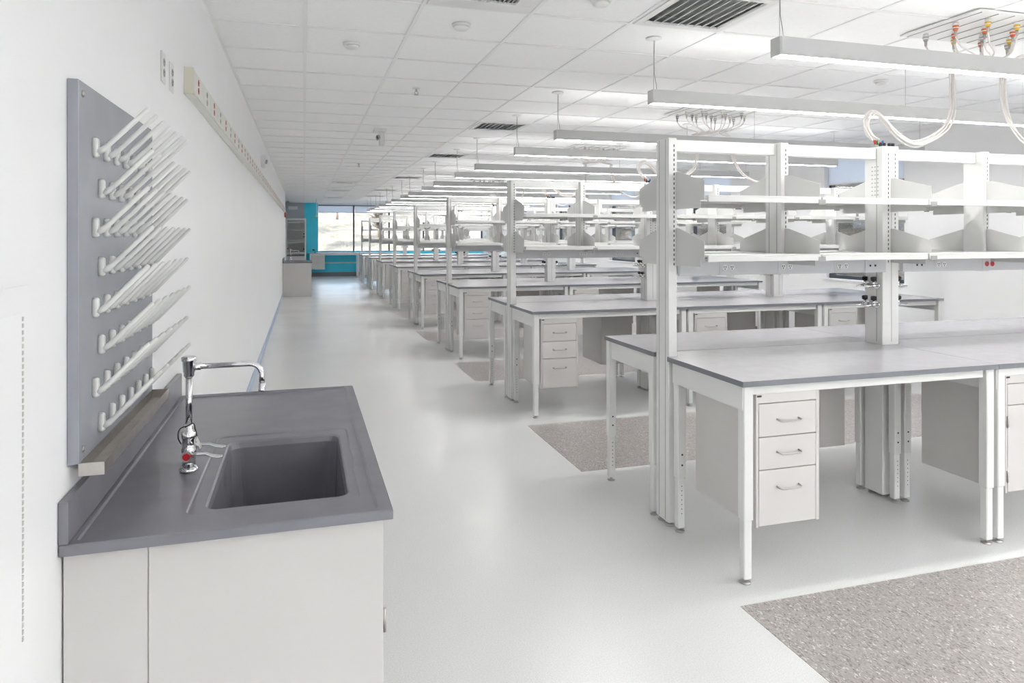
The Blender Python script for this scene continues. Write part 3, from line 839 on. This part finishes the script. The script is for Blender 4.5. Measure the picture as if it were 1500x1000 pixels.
B('wall_white').box(.0003, .0045, .95, 1.574, .74, 1.465, .001).obj('surround', t)
B('wall_white').box(.0047, .0075, .99, 1.526, .79, 1.415, .001).obj('door', t)
hm = MB().mat('shelf_paint')
for q in range(48): hm.box(.0047, .0078, 1.529, 1.535, .792+.0129*q, .792+.0129*q+.008)
stuff(hm.obj('piano_hinge', t))

# ------------------------------------------------------------------ far corner
t = thing('fume_hood', 'white framed fume hood with glass sash and shelves in far left corner', 'fume hood', (-.60, 25.0, 0))
W = .68
B('paint').box(0, .05, 0, .75, 0, 2.15, .004).box(W-.05, W, 0, .75, 0, 2.15, .004).box(.0505, W-.0505, 0, .75, 2.08, 2.15, .004).obj('frame', t)
B('paint').box(.0505, W-.0505, .73, .75, .92, 2.079).obj('back_liner', t)
B('cabinet').box(.0505, W-.0505, .02, .72, .02, .86, .003).obj('base_cabinet', t)
B('epoxy').box(.0505, W-.0505, -.02, .7295, .8605, .90, .003).obj('work_surface', t)
B('paint').prism([(.052, 2.02), (W-.052, 2.07), (W-.052, 2.05), (.052, 1.88)], 'y', .01, .03).obj('sloped_fascia', t)
for z in (1.74, 1.38, 1.30, .95): B('paint').box(.0505, W-.0505, .03, .25, z, z+.035, .002).obj('shelf', t)
B('glass').box(.0505, W-.0505, .002, .007, 1.32, 2.01).obj('sash_glass', t)
for x, z in ((W-.06, 1.62), (W-.06, 1.52), (W-.065, 1.10), (.09, 1.12)):
    MB().mat('black').tube([(x-.01, -.001, z), (x-.01, -.03, z)], [.022, .02], 12).obj('control_knob', t)
t = tag(B('vent_white').box(-.55, -.22, 27.45, 27.6, 2.54, 2.66, .006).obj('wall_unit'), 'white box unit on grey wall above the fume hood', 'wall unit')
# emergency shower / arm near the window
t = thing('pendant_shower', 'white pipe with small shower rose hanging from the ceiling by the end window', 'shower', (.50, 24.6, 0))
MB().mat('paint').tube([(0, 0, H-.002), (0, 0, 2.28), (-.01, 0, 2.24)], .012, 8).obj('drop_pipe', t)
MB().mat('paint').tube([(-.01, 0, 2.2395), (-.01, 0, 2.225), (-.01, 0, 2.19)], [.02, .03, .11], 16).obj('rose', t)
t.location = (.42, 24.6, 0)
# desk against the end window
def wdesk(x0, x1, lab):
    t = thing('window_desk', lab, 'desk', (x0, 26.95, 0)); Lw = x1-x0
    MB().mat('worktop').box(0, Lw, 0, .68, .888, .914, .002).obj('worktop', t)
    for x in (.02, Lw-.07):
        for y in (.02, .60): B('paint').box(x, x+.05, y, y+.05, .02, .8875, .003).box(x+.01, x+.04, y+.01, y+.04, 0, .0195).obj('leg', t)
    B('paint').box(.0705, Lw-.0705, .02, .035, .83, .8875).box(.0705, Lw-.0705, .60, .615, .50, .54).obj('rails', t)
    return t
wdesk(.20, 2.02, 'grey-topped white desk below the end window, directly beside the fume hood')
wdesk(2.05, 3.60, 'grey-topped white desk below the end window, behind the farthest bench end')
t = thing('drawer_unit', 'white pedestal hung under the left end of the end window desk', 'drawer unit', (.20, 26.95, 0))
B('cabinet').box(.075, .56, .04, .55, .30, .829, .003).obj('body', t)
for z0, z1 in ((.31, .47), (.475, .64), (.645, .82)):
    d = B('cabinet').box(.085, .55, .022, .039, z0, z1, .002).obj('drawer', t)
    handle(.26, .38, .0215, (z0+z1)/2).obj('handle', d)
t = thing('tap_fitting', 'small dark tap fitting standing on the end window desk', 'fitting', (.42, 27.25, .9145))
MB().mat('dark').lathe([(.03, 0), (.03, .02), (.012, .03), (.012, .10)], (0, 0, 0), 12).obj('post', t)
MB().mat('dark').tube([(.0, 0, .101), (-.10, 0, .115)], [.02, .03], 10).obj('arm', t)

# ------------------------------------------------------------------ outside
rd = random.Random(11)
def gh(x, y):
    d = math.hypot(x-3, y-12)
    base = -5+max(0, d-45)*.16+max(0, d-130)*.10
    return base+1.6*math.sin(x*.05+1)*math.cos(y*.043)+.6*math.sin(x*.19+y*.13)
ter = MB().mat('hillside'); NA, NR = 96, 26; rads = [20+(i/NR)**1.8*330 for i in range(NR+1)]
for r in rads:
    for a in range(NA):
        an = 2*PI*a/NA; x = 3+r*math.cos(an); y = 12+r*1.25*math.sin(an); ter.v.append((x, y, gh(x, y)))
for i in range(NR):
    for a in range(NA):
        b = (a+1) % NA; ter.face([i*NA+a, i*NA+b, (i+1)*NA+b, (i+1)*NA+a], True)
hill = struct(ter.obj('hillside'))
def building(x, y, wx, wy, h, m, lab, rz=0):
    z = gh(x, y)-1
    t = thing('distant_building', lab, 'building', (x, y, z)); t.rotation_euler = (0, 0, rz)
    b = B(m).box(-wx/2, wx/2, -wy/2, wy/2, 0, h).obj('walls', t)
    B('roof').prism([(-wy/2-.4, h+.01), (0, h+wy*.16), (wy/2+.4, h+.01)], 'x', -wx/2-.4, wx/2+.4).obj('roof', t)
    me = B('frame_dark').box(-.7, .7, -wy/2-.05, -wy/2-.005, -.8, .8).mesh('window')
    for q in range(int(wx/3.2)):
        for f_ in range(int(h/3.2)):
            o = bpy.data.objects.new('window', me); C.objects.link(o); o.parent = t; o.location = (-wx/2+2+q*3.2, 0, 2+f_*3.1)
building(2, 160, 16, 10, 5, 'building_white', 'long white building on the hillside seen through the leftmost end window pane')
building(14, 215, 20, 12, 7, 'building_tan', 'tan building high on the hillside beyond the end window')
building(33, 165, 22, 12, 6, 'building_white', 'white low building on the hillside right of the end window mullion')
building(-24, 165, 18, 12, 8, 'building_tan', 'tan house up the hill at the left of the end window')
building(75, 62, 24, 12, 6, 'building_white', 'white building outside seen through the right wall windows', -1.0)
building(95, 20, 26, 12, 6, 'building_tan', 'tan building outside beyond the nearest right wall window', -1.4)
tr0 = None
def tree(x, y, s, lab):
    global tr0
    if tr0 is None:
        tr0 = thing('bare_tree', lab, 'tree')
        m = MB().mat('trunk').tube([(0, 0, 0), (.05, 0, 2), (0, .1, 4)], [.25, .18, .1], 7)
        tw = MB().mat('crown'); r2 = random.Random(2)
        for q in range(260):
            a = r2.uniform(0, 2*PI); e = r2.uniform(.1, 1.4); l = r2.uniform(1.6, 3.4)
            st = Vector((0, 0, r2.uniform(1.8, 4)))
            d = Vector((math.cos(a)*math.cos(e), math.sin(a)*math.cos(e), math.sin(e)))
            md = st+d*l*.55+Vector((r2.uniform(-.4, .4), r2.uniform(-.4, .4), .2))
            tw.tube([st, md, st+d*l+Vector((0, 0, .3))], [.05, .035, .012], 3)
        m.obj('trunk', tr0); stuff(tw.obj('twigs', tr0)); o = tr0
    else: o = dup(tr0)
    o.location = (x, y, gh(x, y)-.2); o.rotation_euler = (0, 0, rd.uniform(0, 6)); o.scale = (s, s, s); o['label'] = lab; o['group'] = 'bare trees outside'
spots = [(-9, 104, .8, 'bare brown tree low on the hillside outside, farthest left in the end window'), (-1, 96, .7, 'bare brown tree on the hillside outside, left in the first end window pane'),
         (5, 112, .8, 'bare brown tree on the hillside outside, right in the first end window pane'), (10, 98, .7, 'bare tree outside just left of the end window mullion'),
         (14, 120, .9, 'bare tree outside just right of the end window mullion'), (21, 108, .8, 'bare tree outside behind the far shelving posts'),
         (3, 150, 1.0, 'bare tree high up the hillside beyond the end window'), (70, 44, .8, 'bare tree outside the nearest visible right wall window'), (78, 75, .8, 'bare tree outside the second visible right wall window')]
for x, y, sc, lb in spots: tree(x, y, sc, lb)
